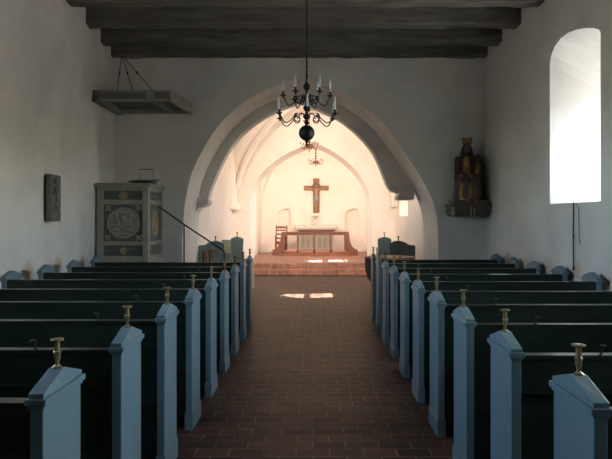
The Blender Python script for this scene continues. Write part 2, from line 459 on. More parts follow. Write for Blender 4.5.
# sanctuary east wall with two arched niches
b = B(); bm = b.bm
EY = 24.0
nich = [px(278, 258, EY)[0], px(291, 258, EY)[0], px(345, 258, EY)[0], px(358.5, 258, EY)[0]]
def fc(y, pts): bm.faces.new([bm.verts.new((p[0], y, p[1])) for p in pts])
xs = [-2.8] + nich + [2.8]
ZA, ZS = {0: .85, 1: .98}, 1.85
fc(EY, [(xs[0], 0), (xs[1], 0), (xs[1], 5.3), (xs[0], 5.3)])
fc(EY, [(xs[2], 0), (xs[3], 0), (xs[3], 5.3), (xs[2], 5.3)])
fc(EY, [(xs[4], 0), (xs[5], 0), (xs[5], 5.3), (xs[4], 5.3)])
for k in (0, 1):
    xa, xb = nich[2 * k], nich[2 * k + 1]
    za = ZA[k]
    fc(EY, [(xa, 0), (xb, 0), (xb, za), (xa, za)])
    o = arch_outline(xa, xb, za, ZS, .16)
    fc(EY, o[2:] + [(xa, 5.3), (xb, 5.3)])
    n = len(o)
    for i in range(n):
        p, q = o[i], o[(i + 1) % n]
        bm.faces.new([bm.verts.new(v) for v in ((p[0], EY, p[1]), (q[0], EY, q[1]), (q[0], EY + .22, q[1]), (p[0], EY + .22, p[1]))])
    fc(EY + .22, o)
bmesh.ops.remove_doubles(bm, verts=bm.verts[:], dist=.0005)
b.box(-2.8, 2.8, EY + .23, EY + .6, -.1, 5.3)
struct(b.build('wall_sanctuary_east', 'plaster_c'))

# the left wall leans inwards under the ceiling
b = B(); bm = b.bm; g = []
for i in range(25):
    y = YE - 4.9 * i / 24; row = []
    for j in range(17):
        z = 2.2 + 2.55 * j / 16; t = min(max((z - 2.2) / 2.2, 0), 1); t = t * t * (3 - 2 * t)
        f = min((YE - y) * .11, .34) * min(1, (y - 5.6) / .9) 
        row.append(bm.verts.new((XL + .001 + f * t + .012 * math.sin(y * 2.1 + z * 1.7) * t, y, z)))
    g.append(row)
for i in range(24):
    for j in range(16): bm.faces.new((g[i][j], g[i + 1][j], g[i + 1][j + 1], g[i][j + 1]))
o = b.build('wall_left_upper', 'plaster_l', smooth='all'); struct(o)

# west wall (behind the camera) with a door
b = B(); b.prism([(XL - .5, 0), (-.75, 0), (-.75, 2.3), (.55, 2.3), (.55, 0), (XR + .5, 0), (XR + .5, ZT), (XL - .5, ZT)], 'Y', YB - .4, YB)
struct(b.build('wall_west', 'plaster'))
b = B(); b.box(-.75, .55, YB - .3, YB - .22, 0, 2.3)
for k in range(5): b.box(-.72 + k * .255, -.49 + k * .255, YB - .22, YB - .19, .03, 2.27, .006)
d = struct(b.build('door_1', 'wood2'))
B().tube([(.4, YB - .19, 1.0), (.4, YB - .12, 1.0), (.3, YB - .12, 1.0)], .012).build('door_handle', 'iron', d)

# floors
b = B(); b.box(XL - .5, XR + .5, YB - .4, 11.9, -.2, 0); b.box(-CX - .3, CX + .3, 11.9, 18.0, -.2, 0)
struct(b.build('floor', 'floor'))
b = B(); b.box(-CX - .1, CX + .1, 17.70, 24.3, .0, .30)
struct(b.build('floor_sanctuary', 'platform'))
for i, (y0, y1, z0, z1) in enumerate(((17.1, 17.62, 0, .15), (17.6, 17.74, .15, .30))):
    b = B(); b.box(-1.84 if i == 0 else -CX, 1.62 if i == 0 else CX, y0, y1, z0, z1, .006)
    struct(b.build('trim_%d' % (4 + i), 'riser'))
# ceiling boards, nave
b = B()
for k in range(31):
    x = XL - .2 + k * .217
    b.box(x, x + .212, YB - .2, YE + .1, 4.69, 4.74)
b.box(XL - .5, XR + .5, YB - .4, YE + .2, 4.75, 5.2)
struct(b.build('ceiling', 'boards'))

# vaults
def fprof(u, s, r): 
    u = min(abs(u), 1.0)
    return s + r * (1 - u ** 1.8) ** .62
def vault(name, hx, y0, y1, s, r, m):
    b = B(); bm = b.bm; N = 34
    yc, hy = (y0 + y1) / 2, (y1 - y0) / 2
    us = [math.sin(PI / 2 * (2 * i / N - 1)) for i in range(N + 1)]
    g = [[bm.verts.new((u * hx, yc + v * hy, max(fprof(u, s, r), fprof(v, s, r)))) for u in us] for v in us]
    for i in range(N):
        for j in range(N): bm.faces.new((g[i][j], g[i][j + 1], g[i + 1][j + 1], g[i + 1][j]))
    o = b.build(name, m, smooth=True)
    md = o.modifiers.new('solid', 'SOLIDIFY'); md.thickness = -.08; md.offset = 1
    struct(o)
    bb = B(); bb.box(-hx - .6, hx + .6, y0, y1, s + r + .12, s + r + .3)
    return o, yc, hy
vault('ceiling_chancel', CX + .01, 11.88, 17.32, 2.2, 2.5, 'plaster_c')
vault('ceiling_sanctuary', SX + .01, 18.2, 24.02, 2.3, 2.6, 'plaster_c')
b = B(); b.box(-3.2, 3.2, 11.8, 24.7, 5.42, 5.6); struct(b.build('ceiling_roof', 'boards'))
# ribs: diagonals of the chancel vault and the two wall ribs
ti = [6]
def rib(pts, w, m='plaster_c', n=8):
    b = B(); b.tube(pts, w, n); o = struct(b.build('trim_%d' % ti[0], m, smooth=True)); ti[0] += 1
yc, hy = 14.6, 2.72
for sx, sy in ((1, 1), (-1, 1)):
    pts = []
    for i in range(41):
        u = math.sin(PI / 2 * (2 * i / 40 - 1))
        pts.append((u * sx * (CX - .06), yc + u * sy * (hy - .06), fprof(u, 2.05, 2.6) - .02))
    rib([(pts[0][0], pts[0][1], 1.95)] + pts + [(pts[-1][0], pts[-1][1], 1.95)], .10)
for s in (-1, 1):
    pts = []
    for i in range(31):
        v = math.sin(PI / 2 * (2 * i / 30 - 1))
        pts.append((s * (CX - .02), yc + v * (hy - .22), fprof(v, 2.0, 2.55) - .04))
    rib(pts, .13)
    if s < 0:
        b = B(); b.box(s * (CX - .22), s * (CX + .02), 16.85, 17.2, 1.86, 2.02, .03)
        struct(b.build('trim_%d' % ti[0], 'plaster_c')); ti[0] += 1
# narrow blind recess edge in the sanctuary (wall shafts in the corners)
for s in (-1, 1):
    rib([(s * (SX - .02), 23.95, .3), (s * (SX - .02), 23.95, 2.3)] + [(s * (SX - .04) * math.cos(t), 23.95, 2.3 + 2.5 * math.sin(t)) for t in [k * PI / 2 / 12 for k in range(1, 12)]], .06)

# ---------------------------------------------------------------- beams
beam_where = {7.75: 'nearest of the ceiling beams, cut by the top edge of the photo',
              8.64: 'dark rough ceiling beam, longest one fully in view', 9.52: 'dark rough ceiling beam between the long front beam and the one at the arch wall',
              10.3: 'dark ceiling beam lying against the wall over the arch, shortest in view'}
Ys = [10.3, 9.52, 8.64, 7.75] + [7.75 - .9 * k for k in range(1, 15)]
for y in Ys:
    b = B(); bm = b.bm
    K = 40; wd = .2 if y == 10.3 else .24
    rings = []
    for i in range(K + 1):
        x = XL - .1 + (XR - XL + .2) * i / K
        j = lambda a: a + random.uniform(-.012, .012)
        c = .02
        prof = [(y + c, 4.41), (y + wd - c, 4.41), (y + wd, 4.41 + c), (y + wd, 4.70), (y, 4.70), (y, 4.41 + c)]
        rings.append([bm.verts.new((x, j(p[0]), j(p[1]) if p[1] < 4.6 else p[1])) for p in prof])
    for i in range(K):
        for k in range(6): bm.faces.new((rings[i][k], rings[i][(k + 1) % 6], rings[i + 1][(k + 1) % 6], rings[i + 1][k]))
    bm.faces.new(rings[0][::-1]); bm.faces.new(rings[-1])
    o = b.build('ceiling_beam', 'beam')
    tag(o, beam_where.get(y, 'dark ceiling beam behind the viewer, over the rear pews'), 'beam', 'ceiling beams')

# ================================================================ PEWS
def pew(sg, xw, name):
    """sg = side (-1 left, +1 right); local x=0 at the aisle face, y=0 near edge"""
    r = thing(name, (0, 0, 0), '', 'pew')
    W, T = .33, .046
    X = lambda a: sg * a
    def endpanel(x0, x1, nm_, par):
        p = B(); p.box(X(x0), X(x1), 0, W, .0, .965)
        pn = p.build(nm_, 'blue', par, bevel=.004)
        q = B(); q.box(X(x0 - .008), X(x1 + .008), -.008, W + .008, 0, .125); q.box(X(x0 - .004), X(x1 + .004), -.004, W + .004, .125, .137)
        q.build('plinth', 'blue', pn, bevel=.004)
        c = B()
        c.box(X(x0 - .006), X(x1 + .006), -.006, W + .006, .950, .963)
        c.box(X(x0 - .014), X(x1 + .014), -.014, W + .014, .963, .985)
        c.prism([(-.004, .985), (W + .004, .985), (W + .004, 1.003), (W / 2 + .010, 1.052), (W / 2 - .010, 1.052), (-.004, 1.003)], 'X', X(x0 - .004), X(x1 + .004))
        c.build('cap_moulding', 'blue', pn, bevel=.003)
        return pn
    pn = endpanel(0, T, 'end_panel', r)
    Lw = abs(xw)
    endpanel(Lw - T, Lw, 'end_panel', r)
    # backrest
    b = B(); b.box(X(T), X(Lw - T), .035, .060, .10, .95)
    bk = b.build('backrest', 'green', r)
    b = B(); b.box(X(T), X(Lw - T), .012, .075, .948, .968); b.box(X(T), X(Lw - T), .020, .036, .80, .948)
    b.box(X(T), X(Lw - T), .015, .036, .785, .80); b.box(X(T), X(Lw - T), .018, .036, .43, .475); b.box(X(T), X(Lw - T), .024, .036, .10, .22)
    for k in range(3):
        xx = T + (Lw - 2 * T) * (k + .0) / 2
        xx = min(max(xx, T + .0), Lw - T - .05)
        b.box(X(xx), X(xx + .05), .026, .036, .22, .80)
    b.build('rail', 'green', bk, bevel=.003)
    b = B(); b.box(X(T), X(Lw - T), .06, .42, .425, .455); b.box(X(T), X(Lw - T), .36, .385, .0, .425)
    b.build('seat', 'green', r, bevel=.006)
    b = B(); b.box(X(T), X(Lw - T), .42, .45, .03, .06); 
    
    b.bm.free()
    # candle holder on the aisle end
    h = B()
    zt = 1.049
    h.lathe([(.0, 0), (.016, 0), (.018, .006), (.008, .014), (.008, .03), (.012, .036), (.012, .052), (.015, .056), (.015, .062), (.011, .066), (.0105, .096), (.013, .100), (.0245, .104), (.0245, .109), (.010, .112), (0, .112)], (X(T / 2), W / 2, zt), 16)
    h.build('candle_holder', 'brass', r, smooth=True)['label'] = 'brass candle holder'
    k = B(); k.tube([(X(.42), .03, .965), (X(.42), .012, .98), (X(.42), .0, 1.01)], .006, 6); k.ball((X(.42), -.002, 1.015), (.018, .01, .008), 8, 6)
    k.build('hat_hook', 'iron', r)
    return r
GL, GR = 'pews left of the aisle', 'pews right of the aisle'
ordl = ['front pew nearest the camera', 'second pew back from the camera', 'third pew from the camera', 'fourth pew from the camera', 'fifth pew from the camera',
        'sixth pew from the camera', 'seventh pew from the camera', 'eighth pew from the camera', 'ninth pew from the camera', 'tenth pew from the camera']
ordl[0] = 'nearest pew to the camera'; ordl[1] = 'second pew from the camera'
nL, nR = 9, 10
pl = pew(-1, 2.31, 'pew'); pr = pew(1, 1.98, 'pew')
for i in range(nL):
    o = pl if i == 0 else copy_tree(pl)
    o.location = (-.925, 2.05 + .831 * i, 0)
    extra = ', by pulpit' if i == nL - 1 else ''
    tag(o, 'dark green pew with blue end left of aisle, %s%s' % (ordl[i], extra), 'pew', GL)
for i in range(nR):
    o = pr if i == 0 else copy_tree(pr)
    o.location = (.910, 1.95 + .8145 * i, 0)
    extra = ', by font' if i == nR - 1 else ''
    tag(o, 'dark green pew with blue end right of aisle, %s%s' % (ordl[i], extra), 'pew', GR)

# ================================================================ PULPIT
P = thing('pulpit', (-3.055, 9.58, 0), 'grey painted wooden pulpit with round carved relief panels, in the left corner', 'pulpit'); P.scale = (1.065, 1.0, 1.02)
b = B(); b.box(-.37, .37, .02, .86, .93, 2.06)      # core, recessed behind the frames
b.build('body', 'pulpit_panel', P)
b = B()
x0, x1 = -.385, .385
for (a, c) in ((x0, -.29), (.30, x1)): b.box(a, c, -.02, .03, .90, 2.06)
for (z0, z1) in ((.90, .99), (1.155, 1.215), (1.795, 1.87), (2.01, 2.07)): b.box(x0 + .01, x1 - .01, -.018, .03, z0, z1)
for (a, c) in ((-.021, .09), (.77, .88)): b.box(.34, .387, a, c, .90, 2.06)
for (z0, z1) in ((.90, .99), (1.155, 1.215), (1.795, 1.87), (2.01, 2.07)): b.box(.34, .385, 0, .86, z0, z1)
b.build('frame', 'pulpit', P, bevel=.006)
b = B(); b.box(-.41, .41, -.05, .9, 2.06, 2.085); b.box(-.425, .425, -.065, .9, 2.085, 2.115); b.box(-.40, .40, -.04, .9, 2.115, 2.13)
b.build('cornice', 'pulpit', P, bevel=.006)
b = B(); b.box(-.41, .41, -.04, .9, .86, .90); b.box(-.33, .33, .05, .85, .0, .86)
b.build('base', 'pulpit', P, bevel=.006)
# front relief roundel with figures
def roundel(cx, cz, R, axis, pos, name, m, parent, figures=True):
    b = B()
    rot = Matrix.Rotation(PI / 2, 3, 'X') if axis == 'Y' else Matrix.Rotation(PI / 2, 3, 'Y')
    nb = B(); nb.lathe([(0, -.01), (R, -.01), (R, .008), (R * .97, .016), (R * .93, .016), (R * .90, .006), (0, .006)], n=36)
    if figures:
        for (u, v, ru, rv) in ((0, .25, .18, .2), (0, -.2, .26, .42), (-.35, .0, .16, .35), (.38, .05, .15, .33), (-.45, -.45, .25, .14), (.4, -.5, .25, .15), (0, .62, .3, .1), (-.45, .45, .14, .14), (.5, .45, .12, .16), (.05, -.72, .4, .1)):
            nb.ball((u * R, v * R, .006), (ru * R, rv * R, .016), 14, 8)
    for v in nb.bm.verts:
        x, y, z = v.co
        v.co = (cx + x, pos - z, cz + y) if axis == 'Y' else (pos + z, cx + x, cz + y)
    b.bm.free()
    return nb.build(name, m, parent, smooth=True)
roundel(.005, 1.505, .245, 'Y', .02, 'relief_medallion', 'relief', P)
roundel(.005, 1.94, .062, 'Y', .02, 'rosette', 'rosette', P, False)
roundel(.005, 1.07, .055, 'Y', .02, 'rosette', 'rosette', P, False)
roundel(.43, 1.505, .22, 'X', .37, 'relief_medallion', 'rosette', P)
roundel(.43, 1.94, .055, 'X', .37, 'rosette', 'rosette', P, False)
roundel(.43, 1.07, .055, 'X', .37, 'rosette', 'rosette', P, False)
for sx in (-1, 1):
    for sz in (-1, 1):
        b = B(); c = (.005 + sx * .235, .012, 1.505 + sz * .235)
        for a in (PI / 4, -PI / 4):
            for d in (-1, 1):
                b.ball((c[0] + d * .032 * math.cos(a), c[1], c[2] + d * .032 * math.sin(a)), (.034, .018, .018), 12, 6, Matrix.Rotation(-a, 3, 'Y'))
        b.ball(c, (.018, .022, .018), 10, 6)
        b.build('corner_leaf', 'relief', P, smooth=True)
# reading desk on the pulpit rim, its wire lamp
D = thing('reading_desk', (-2.76, 9.74, 2.174), 'black sloping reading desk with thin wire frame on top of the pulpit rim', 'reading desk')
b = B(); b.prism([(-.20, .010), (.2, .06), (.2, .08), (-.20, .03)], 'X', -.20, .20)
b.prism([(-.18, .0), (.19, .0), (.19, .06), (-.18, .012)], 'X', -.15, .15)
b.build('desk_board', 'black', D, bevel=.004)
b = B(); b.tube([(-.10, .12, .06), (-.10, .12, .24), (.12, .12, .24), (.12, .12, .06)], .0045, 6); b.box(-.10, .12, .115, .128, .235, .248)
b.build('wire_frame', 'iron', D)
b = B(); b.lathe([(0, 0), (.02, 0), (.014, .02), (.022, .03), (.016, .055), (0, .06)]); o = b.build('knob', 'white', smooth=True); o.location = (-2.66, 10.3, 2.172)
tag(o, 'small pale knob on the far right corner of the pulpit rim', 'knob')

# stairs and handrail
S = thing('pulpit_stairs', (-2.60, 9.88, 0), 'steep stairs up to the pulpit with a thin black iron handrail and post', 'stairs'); S.scale = (1.07, 1, 1)
for k in range(5):
    b = B(); z = .86 - .172 * k
    b.box(.02 + k * .19, .22 + k * .19, 0, .6, 0, z, .004); b.build('step', 'pulpit', S)
b = B()
b.tube([(-.03, .3, 1.80), (.0, .3, 1.79), (.38, .3, 1.50), (.98, .3, 1.075), (1.005, .3, 1.04), (1.008, .3, .95)], .013, 8)
b.build('handrail', 'iron', S)
b = B(); b.tube([(.37, .3, .52), (.37, .3, 1.51)], .010, 8); b.build('post', 'iron', S)
b = B(); b.tube([(1.008, .3, .0), (1.008, .3, .96)], .010, 8); b.build('post', 'iron', S)

# sounding board
K = thing('sounding_board', (-2.83, 10.45, 3.41), 'grey wooden sounding board hanging over the pulpit by three thin wires', 'sounding board'); K.scale = (1.04, 1.03, 1)
b = B(); b.prism([(-.54, 0), (.66, 0), (.58, -1.15), (-.54, -1.15)], 'Z', .09, .155)
b.build('board', 'pulpit_panel', K)
b = B()
b.prism([(-.58, -1.20), (.60, -1.20), (.605, -1.11), (-.58, -1.11)], 'Z', 0, .17)
b.prism([(-.58, -1.2), (-.48, -1.2), (-.48, 0), (-.58, 0)], 'Z', -.0, .17)
b.prism([(-.58, -.09), (.67, -.09), (.68, 0), (-.58, 0)], 'Z', .02, .17)
b.prism([(.56, -1.2), (.60, -1.2), (.69, 0), (.65, 0)], 'Z', 0, .17)
b.prism([(.26, -1.12), (.34, -1.12), (.40, -.06), (.32, -.06)], 'Z', .02, .13)
b.prism([(-.60, -1.22), (.61, -1.22), (.61, -1.2), (-.60, -1.2)], 'Z', .14, .165)
b.build('frame', 'pulpit', K, bevel=.006)
for a_, c_ in ((-.46, .24), (.37, .55)): B().box(a_, c_, -1.206, -1.19, .035, .135).build('recess_shade', 'pulpit_panel', K)  # dark slabs stand in for the shaded openings in the front edge
hk = (-.47, -.10, 1.02)
for p in ((-.27, -.95, .17), (.0, -1.0, .17), (.32, -1.05, .17)):
    b = B(); b.tube([hk, p], .006, 6)
    mid = Vector(hk).lerp(Vector(p), .5); b.ball(mid, (.014, .014, .03), 8, 6)
    b.build('wire', 'iron', K)

# ================================================================ WALL PIECES
T_ = thing('hanging_tablet', (XL + .035, 7.90, 1.57), 'dark narrow stone tablet with carved letters, hung on the left wall', 'tablet')
b = B(); b.box(.0, .07, -.15, .15, 0, .61, .006); b.build('slab', 'stone', T_)
def text_mesh(s, size, parent, m, M4, name='lettering', depth=.004):
    cu = bpy.data.curves.new('t', 'FONT'); cu.body = s; cu.size = size; cu.extrude = depth; cu.align_x = 'CENTER'; cu.align_y = 'CENTER'
    to = bpy.data.objects.new('t', cu); COL.objects.link(to)
    bpy.context.view_layer.update()
    me = bpy.data.meshes.new_from_object(to.evaluated_get(bpy.context.evaluated_depsgraph_get()))
    bpy.data.objects.remove(to)
    me.transform(M4); me.materials.clear(); me.materials.append(M[m])
    o = bpy.data.objects.new(name, me); COL.objects.link(o); o.parent = parent
    return o
# text facing +X : local x -> world -? seen from the aisle, reading left to right = -Y to +Y
R_ = Matrix(((0, 0, 1, 0), (1, 0, 0, 0), (0, 1, 0, 0), (0, 0, 0, 1)))
for s, y, z, sz in (('IE', .0, .52, .12), ('JE', .0, .40, .12), ('3', .02, .285, .11), ('5', .01, .185, .11)):
    text_mesh(s, sz, T_, 'stone_cut', Matrix.Translation((.0705, y - .03, z)) @ R_ @ Matrix.Diagonal((1.55, 1, 1, 1)))

# window cord
Cd = B(); Cd.tube([(-.012, .0, 1.765 - 1.05 + .0), (-.012, .0, 0)], .004, 6)
Cd.bm.free()
o = B().tube([(2.95, 6.82, 1.79), (2.955, 6.84, 1.40), (2.95, 6.82, 1.05)], .007, 6).tube([(2.95, 6.75, 1.77), (2.96, 6.71, 1.72), (2.96, 6.70, 1.40), (2.96, 6.68, 1.32)], .004, 6).ball((2.95, 6.82, 1.40), (.012, .012, .02), 8, 6).ball((2.95, 6.82, 1.04), (.012, .012, .025), 8, 6).build('window_cord', 'iron', smooth=True)
tag(o, 'thin dark cord hanging below the sill of the tall window on the right wall', 'cord')

# ================================================================ MADONNA
def voxel(o, v):
    md = o.modifiers.new('remesh', 'REMESH'); md.mode = 'VOXEL'; md.voxel_size = v; md.use_smooth_shade = True
    sm = o.modifiers.new('smooth', 'SMOOTH'); sm.iterations = 2; sm.factor = .5
    return o
MX, MY, MZ = 2.60, 10.2, 1.85
Mo = thing('madonna_statue', (MX, MY, MZ), 'dark carved crowned woman in gilded robe holding a child, seated on a wall console', 'statue'); Mo.scale = (1.08, 1, 1.07)
b = B()
b.lathe([(.0, 0), (.235, 0), (.24, .05), (.21, .18), (.20, .34), (.205, .42), (.19, .50), (.17, .60), (.155, .68), (.12, .745), (.06, .78), (.045, .80), (.043, .84)], n=24, sy=.62)
b.ball((-.07, -.13, .36), (.10, .13, .10)); b.ball((.09, -.13, .36), (.10, .13, .10))      # knees
b.cap((-.07, -.16, .33), (-.08, -.17, .12), .085, .10); b.cap((.10, -.16, .33), (.10, -.17, .12), .085, .10)
b.cap((-.14, -.01, .70), (-.17, -.09, .50), .06, .05); b.cap((-.17, -.09, .50), (-.06, -.19, .46), .045, .032)
b.cap((.14, -.01, .70), (.19, -.08, .52), .06, .05); b.cap((.19, -.08, .52), (.11, -.2, .44), .045, .032)
b.ball((0, -.01, .885), (.062, .068, .083)); b.ball((0, -.08, .875), (.010, .016, .016)); b.ball((0, -.065, .845), (.025, .015, .012))
body = voxel(b.build('body', 'statue', Mo), .012)
b = B()   # gilded front of the robe with folds
for k in range(6):
    x = -.135 + k * .030; b.cap((x, -.205 - .012 * (k % 2), .33), (x - .006, -.235, .07), .022, .027, 8)
b.cap((-.04, -.115, .70), (-.03, -.135, .50), .055, .06); b.cap((-.10, -.15, .44), (.06, -.19, .42), .05, .035)
b.ball((.02, -.25, .05), (.10, .05, .035))
voxel(b.build('gilded_robe', 'gilt', Mo), .010)['label'] = 'gilded front of the robe'
b = B()   # face, hands
b.ball((0, -.035, .885), (.050, .048, .070)); b.ball((0, -.085, .88), (.009, .012, .018)); b.cap((-.016, -.079, .85), (.016, -.079, .85), .006, .006, 8)
for s in (-1, 1): b.ball((s * .019, -.078, .898), (.009, .006, .006), 8, 6)
b.build('face', 'face', Mo, smooth=True)
for s, c in ((-1, (-.05, -.20, .46)), (1, (.10, -.21, .44))):
    b = B(); b.ball(c, (.026, .018, .022), 12, 8)
    for k in range(4): b.cap((c[0] - s * .015, c[1] - .004, c[2] + .016 - k * .011), (c[0] - s * (.052 - .004 * abs(k - 1)), c[1] - .014, c[2] + .012 - k * .011), .0058, .0045, 8)
    b.cap((c[0], c[1] - .006, c[2] + .018), (c[0] - s * .022, c[1] - .016, c[2] + .036), .006, .005, 8)
    b.build('hand', 'face', Mo, smooth=True)
b = B()   # veil / hair falling on the shoulders
b.ball((0, .012, .90), (.068, .062, .08))
for s in (-1, 1): b.cap((s * .058, .01, .89), (s * .085, .0, .72), .026, .04)
voxel(b.build('veil', 'statue', Mo), .010)
b = B(); R0 = .066
b.lathe([(R0 - .006, .955), (R0, .955), (R0 + .002, .978), (R0 - .004, .978)], n=20)
for k in range(10):
    a = 2 * PI * k / 10; c = (math.cos(a) * (R0 + .010), math.sin(a) * (R0 + .010), 1.03)
    b.cap((math.cos(a) * R0, math.sin(a) * R0, .975), c, .007, .009, 6); b.ball((c[0], c[1], 1.045), .013, 8, 6)
    for d in (-.16, .16): b.ball((math.cos(a + d) * (R0 + .009), math.sin(a + d) * (R0 + .009), 1.024), .009, 6, 5)
b.build('crown', 'gilt', Mo, smooth=True)
b = B(); b.box(-.255, .255, -.27, .14, -.0, .06, .01); b.build('base', 'console', Mo)
# child on her arm
CHO = Vector((.14, -.14, .40))
b = B(); b.cap((0, 0, .05), (-.01, 0, .24), .065, .045); b.cap((-.01, 0, .25), (-.01, -.005, .29), .022, .022)
b.ball((-.01, -.005, .335), (.045, .048, .052)); b.ball((-.01, -.052, .33), (.007, .01, .01)); b.ball((-.052, 0, .33), (.01, .012, .014)); b.ball((.032, 0, .33), (.01, .012, .014))
b.cap((-.045, 0, .22), (-.09, -.05, .17), .022, .017); b.cap((-.09, -.05, .17), (-.13, -.07, .20), .016, .012)
b.cap((.035, 0, .22), (.07, -.04, .15), .022, .017); b.cap((.07, -.04, .15), (.02, -.08, .13), .016, .012)
b.cap((-.03, -.03, .05), (-.08, -.09, .03), .034, .026); b.cap((-.08, -.09, .03), (-.085, -.10, -.07), .024, .018); b.cap((-.085, -.10, -.075), (-.09, -.13, -.08), .016, .012)
b.cap((.03, -.03, .05), (.0, -.09, .02), .034, .026); b.cap((.0, -.09, .02), (-.01, -.10, -.08), .024, .018); b.cap((-.01, -.10, -.085), (-.015, -.13, -.09), .016, .012)
Ch = voxel(b.build('child', 'statue', Mo), .008); Ch.location = CHO
b = B(); b.cap((-.01, -.045, .2), (-.02, -.06, .1), .03, .03); voxel(b.build('gilded_tunic', 'gilt', Ch), .008)
Cn = thing('wall_console', (2.60, 10.5, 1.65), 'dark wooden wall console carrying the crowned statue', 'console'); Cn.scale = (1.07, 1, 1)
b = B(); b.box(-.29, .34, -.50, 0, .15, .20, .008); b.box(-.27, .32, -.47, 0, .03, .15); b.box(-.25, .30, -.44, 0, 0, .03)
b.build('shelf', 'console', Cn)
for a_, c_ in ((-.285, -.235), (.01, .03), (.06, .08)): B().box(a_, c_, -.51, -.46, .0, .15, .004).build('moulding', 'rosette', Cn)
b = B(); b.prism([(.25, .20), (.345, .20), (.335, .45), (.315, .75), (.298, 1.02), (.283, .75), (.262, .45)], 'Y', -.10, -.02); o = b.build('shadow_spike', 'console'); o.location = (2.61, 10.5, 1.65); tag(o, 'slender dark pointed piece standing in for a shadow right of the crowned statue', 'shadow_shape')  # dark solid spike stands in for a shadow beside the statue

# ================================================================ CHANDELIERS
def chandelier(name, loc, chain_top, S, tiers, ballr, mt, label, grp=None, candle_h=.11):
    r = thing(name, loc, label, 'chandelier', grp)
    b = B(); tk = 1.0 if S == 1 else 1.9
    pr = [(0, -.155), (.012, -.15), (.022, -.135), (.010, -.12), (.020, -.105)]
    n = 12
    for i in range(n + 1):
        a = -PI / 2 * .85 + PI * .88 * i / n
        pr.append((ballr * math.cos(a), ballr * math.sin(a)))
    pr += [(.020, .10), (.034, .115), (.020, .13), (.018, .15), (.040, .175), (.046, .19), (.040, .205), (.018, .225), (.016, .25), (.034, .27), (.042, .29), (.034, .31), (.018, .33), (.020, .37), (.040, .40), (.040, .42), (.020, .44), (.014, .49), (.034, .515), (.040, .54), (.034, .565), (.012, .59), (.010, .65), (.018, .66), (.010, .68), (.010, .72), (0, .73)]
    b.lathe([(p[0] * S, p[1] * S) for p in pr], n=20)
    b.build('stem', mt, r, smooth=True)
    b = B()
    zz = .72 * S; top = chain_top - loc[2]
    b.tube([(0, 0, zz), (0, 0, top)], .0095 if S == 1 else .007, 8)
    for k in range(int((top - zz) / .12)): b.ball((0, 0, zz + .12 * k + .05), (.014, .014, .02), 8, 5)
    b.build('hanging_rod', mt, r, smooth=True)
    for (na, R, z0, dip, cup, off) in tiers:
        for k in range(na):
            a = 2 * PI * k / na + off; ca, sa = math.cos(a), math.sin(a)
            prof = []
            # inner scroll
            for i in range(15):
                t = i / 14; ang = PI * .2 + t * PI * 2.3; rr = (.012 + .042 * t) * (R / .32)
                prof.append((.105 * R / .32 + rr * math.cos(ang), z0 - .035 + rr * math.sin(ang)))
            end = prof[-1]
            for i in range(1, 15):
                t = i / 14
                x = end[0] + (R - end[0]) * t
                zt = end[1] + (cup - end[1]) * t
                prof.append((x + .03 * math.sin(t * PI) * (R / .32), zt - (dip + (end[1] - z0) * .3) * math.sin(min(t * 1.08, 1) * PI) ** 1.2 * (1 if t < .6 else 1)))
            prof[-1] = (R, cup)
            arm = B(); arm.tube([(p[0] * ca * S, p[0] * sa * S, p[1] * S) for p in prof], .0068 * S * tk, 6)
            arm.tube([(.02 * ca * S, .02 * sa * S, (z0 + .01) * S), (.07 * ca * S, .07 * sa * S, (z0 + .03) * S), (.11 * ca * S, .11 * sa * S, (z0 + .008) * S)], .006 * S * tk, 6)
            A = arm.build('arm', mt, r, smooth=True)
            cu = B(); cu.lathe([(q[0] * S, q[1] * S) for q in ((0, -.02), (.010, -.015), (.012, 0), (.034, .008), (.038, .018), (.012, .016), (.012, .04), (.017, .045), (.017, .055), (0, .055))], (R * ca * S, R * sa * S, cup * S), 12)
            cu.build('drip_cup', mt, A, smooth=True)
            cd = B(); cd.lathe([(0, .05 * S), (.013 * S, .05 * S), (.013 * S, (.05 + candle_h) * S), (0, (.052 + candle_h) * S)], (R * ca * S, R * sa * S, cup * S), 10)
            cd.build('candle', 'candle', A, smooth=True)
            fl = B(); fl.lathe([(0, (.05 + candle_h) * S), (.006 * S, (.055 + candle_h) * S), (.010 * S, (.07 + candle_h) * S), (.006 * S, (.088 + candle_h) * S), (0, (.105 + candle_h) * S)], (R * ca * S, R * sa * S, cup * S), 8)
            fl.build('bulb', 'bulb', A, smooth=True)
    return r
Yc = 7.0; sc = Yc / 600
chandelier('chandelier', ((306.7 - 314) * sc, Yc, 1.6 + 86 * sc), 4.56, 1.0,
           [(6, .365, .20, .10, .185, .56), (6, .275, .41, .10, .425, .05)], .093, 'iron',
           'large black two tier chandelier with ball and pale candles, hanging over the aisle')
Y2 = 14.3; sc = Y2 / 600
chandelier('chandelier', ((309.3 - 314) * sc, Y2, 1.6 + 71.5 * sc), 4.75, .70,
           [(6, .30, .06, .15, .13, .2)], .05, 'copper', 'small reddish brass chandelier just below the black one, nearer of the two small ones', 'small brass chandeliers in the chancel', .08)
Y3 = 20.4; sc = Y3 / 600
chandelier('chandelier', ((315.8 - 314) * sc, Y3, 1.6 + 56 * sc), 4.86, .80,
           [(6, .30, .06, .15, .11, .2)], .05, 'copper', 'small reddish brass chandelier highest above the crucifix, farther of the two small ones', 'small brass chandeliers in the chancel', .05)

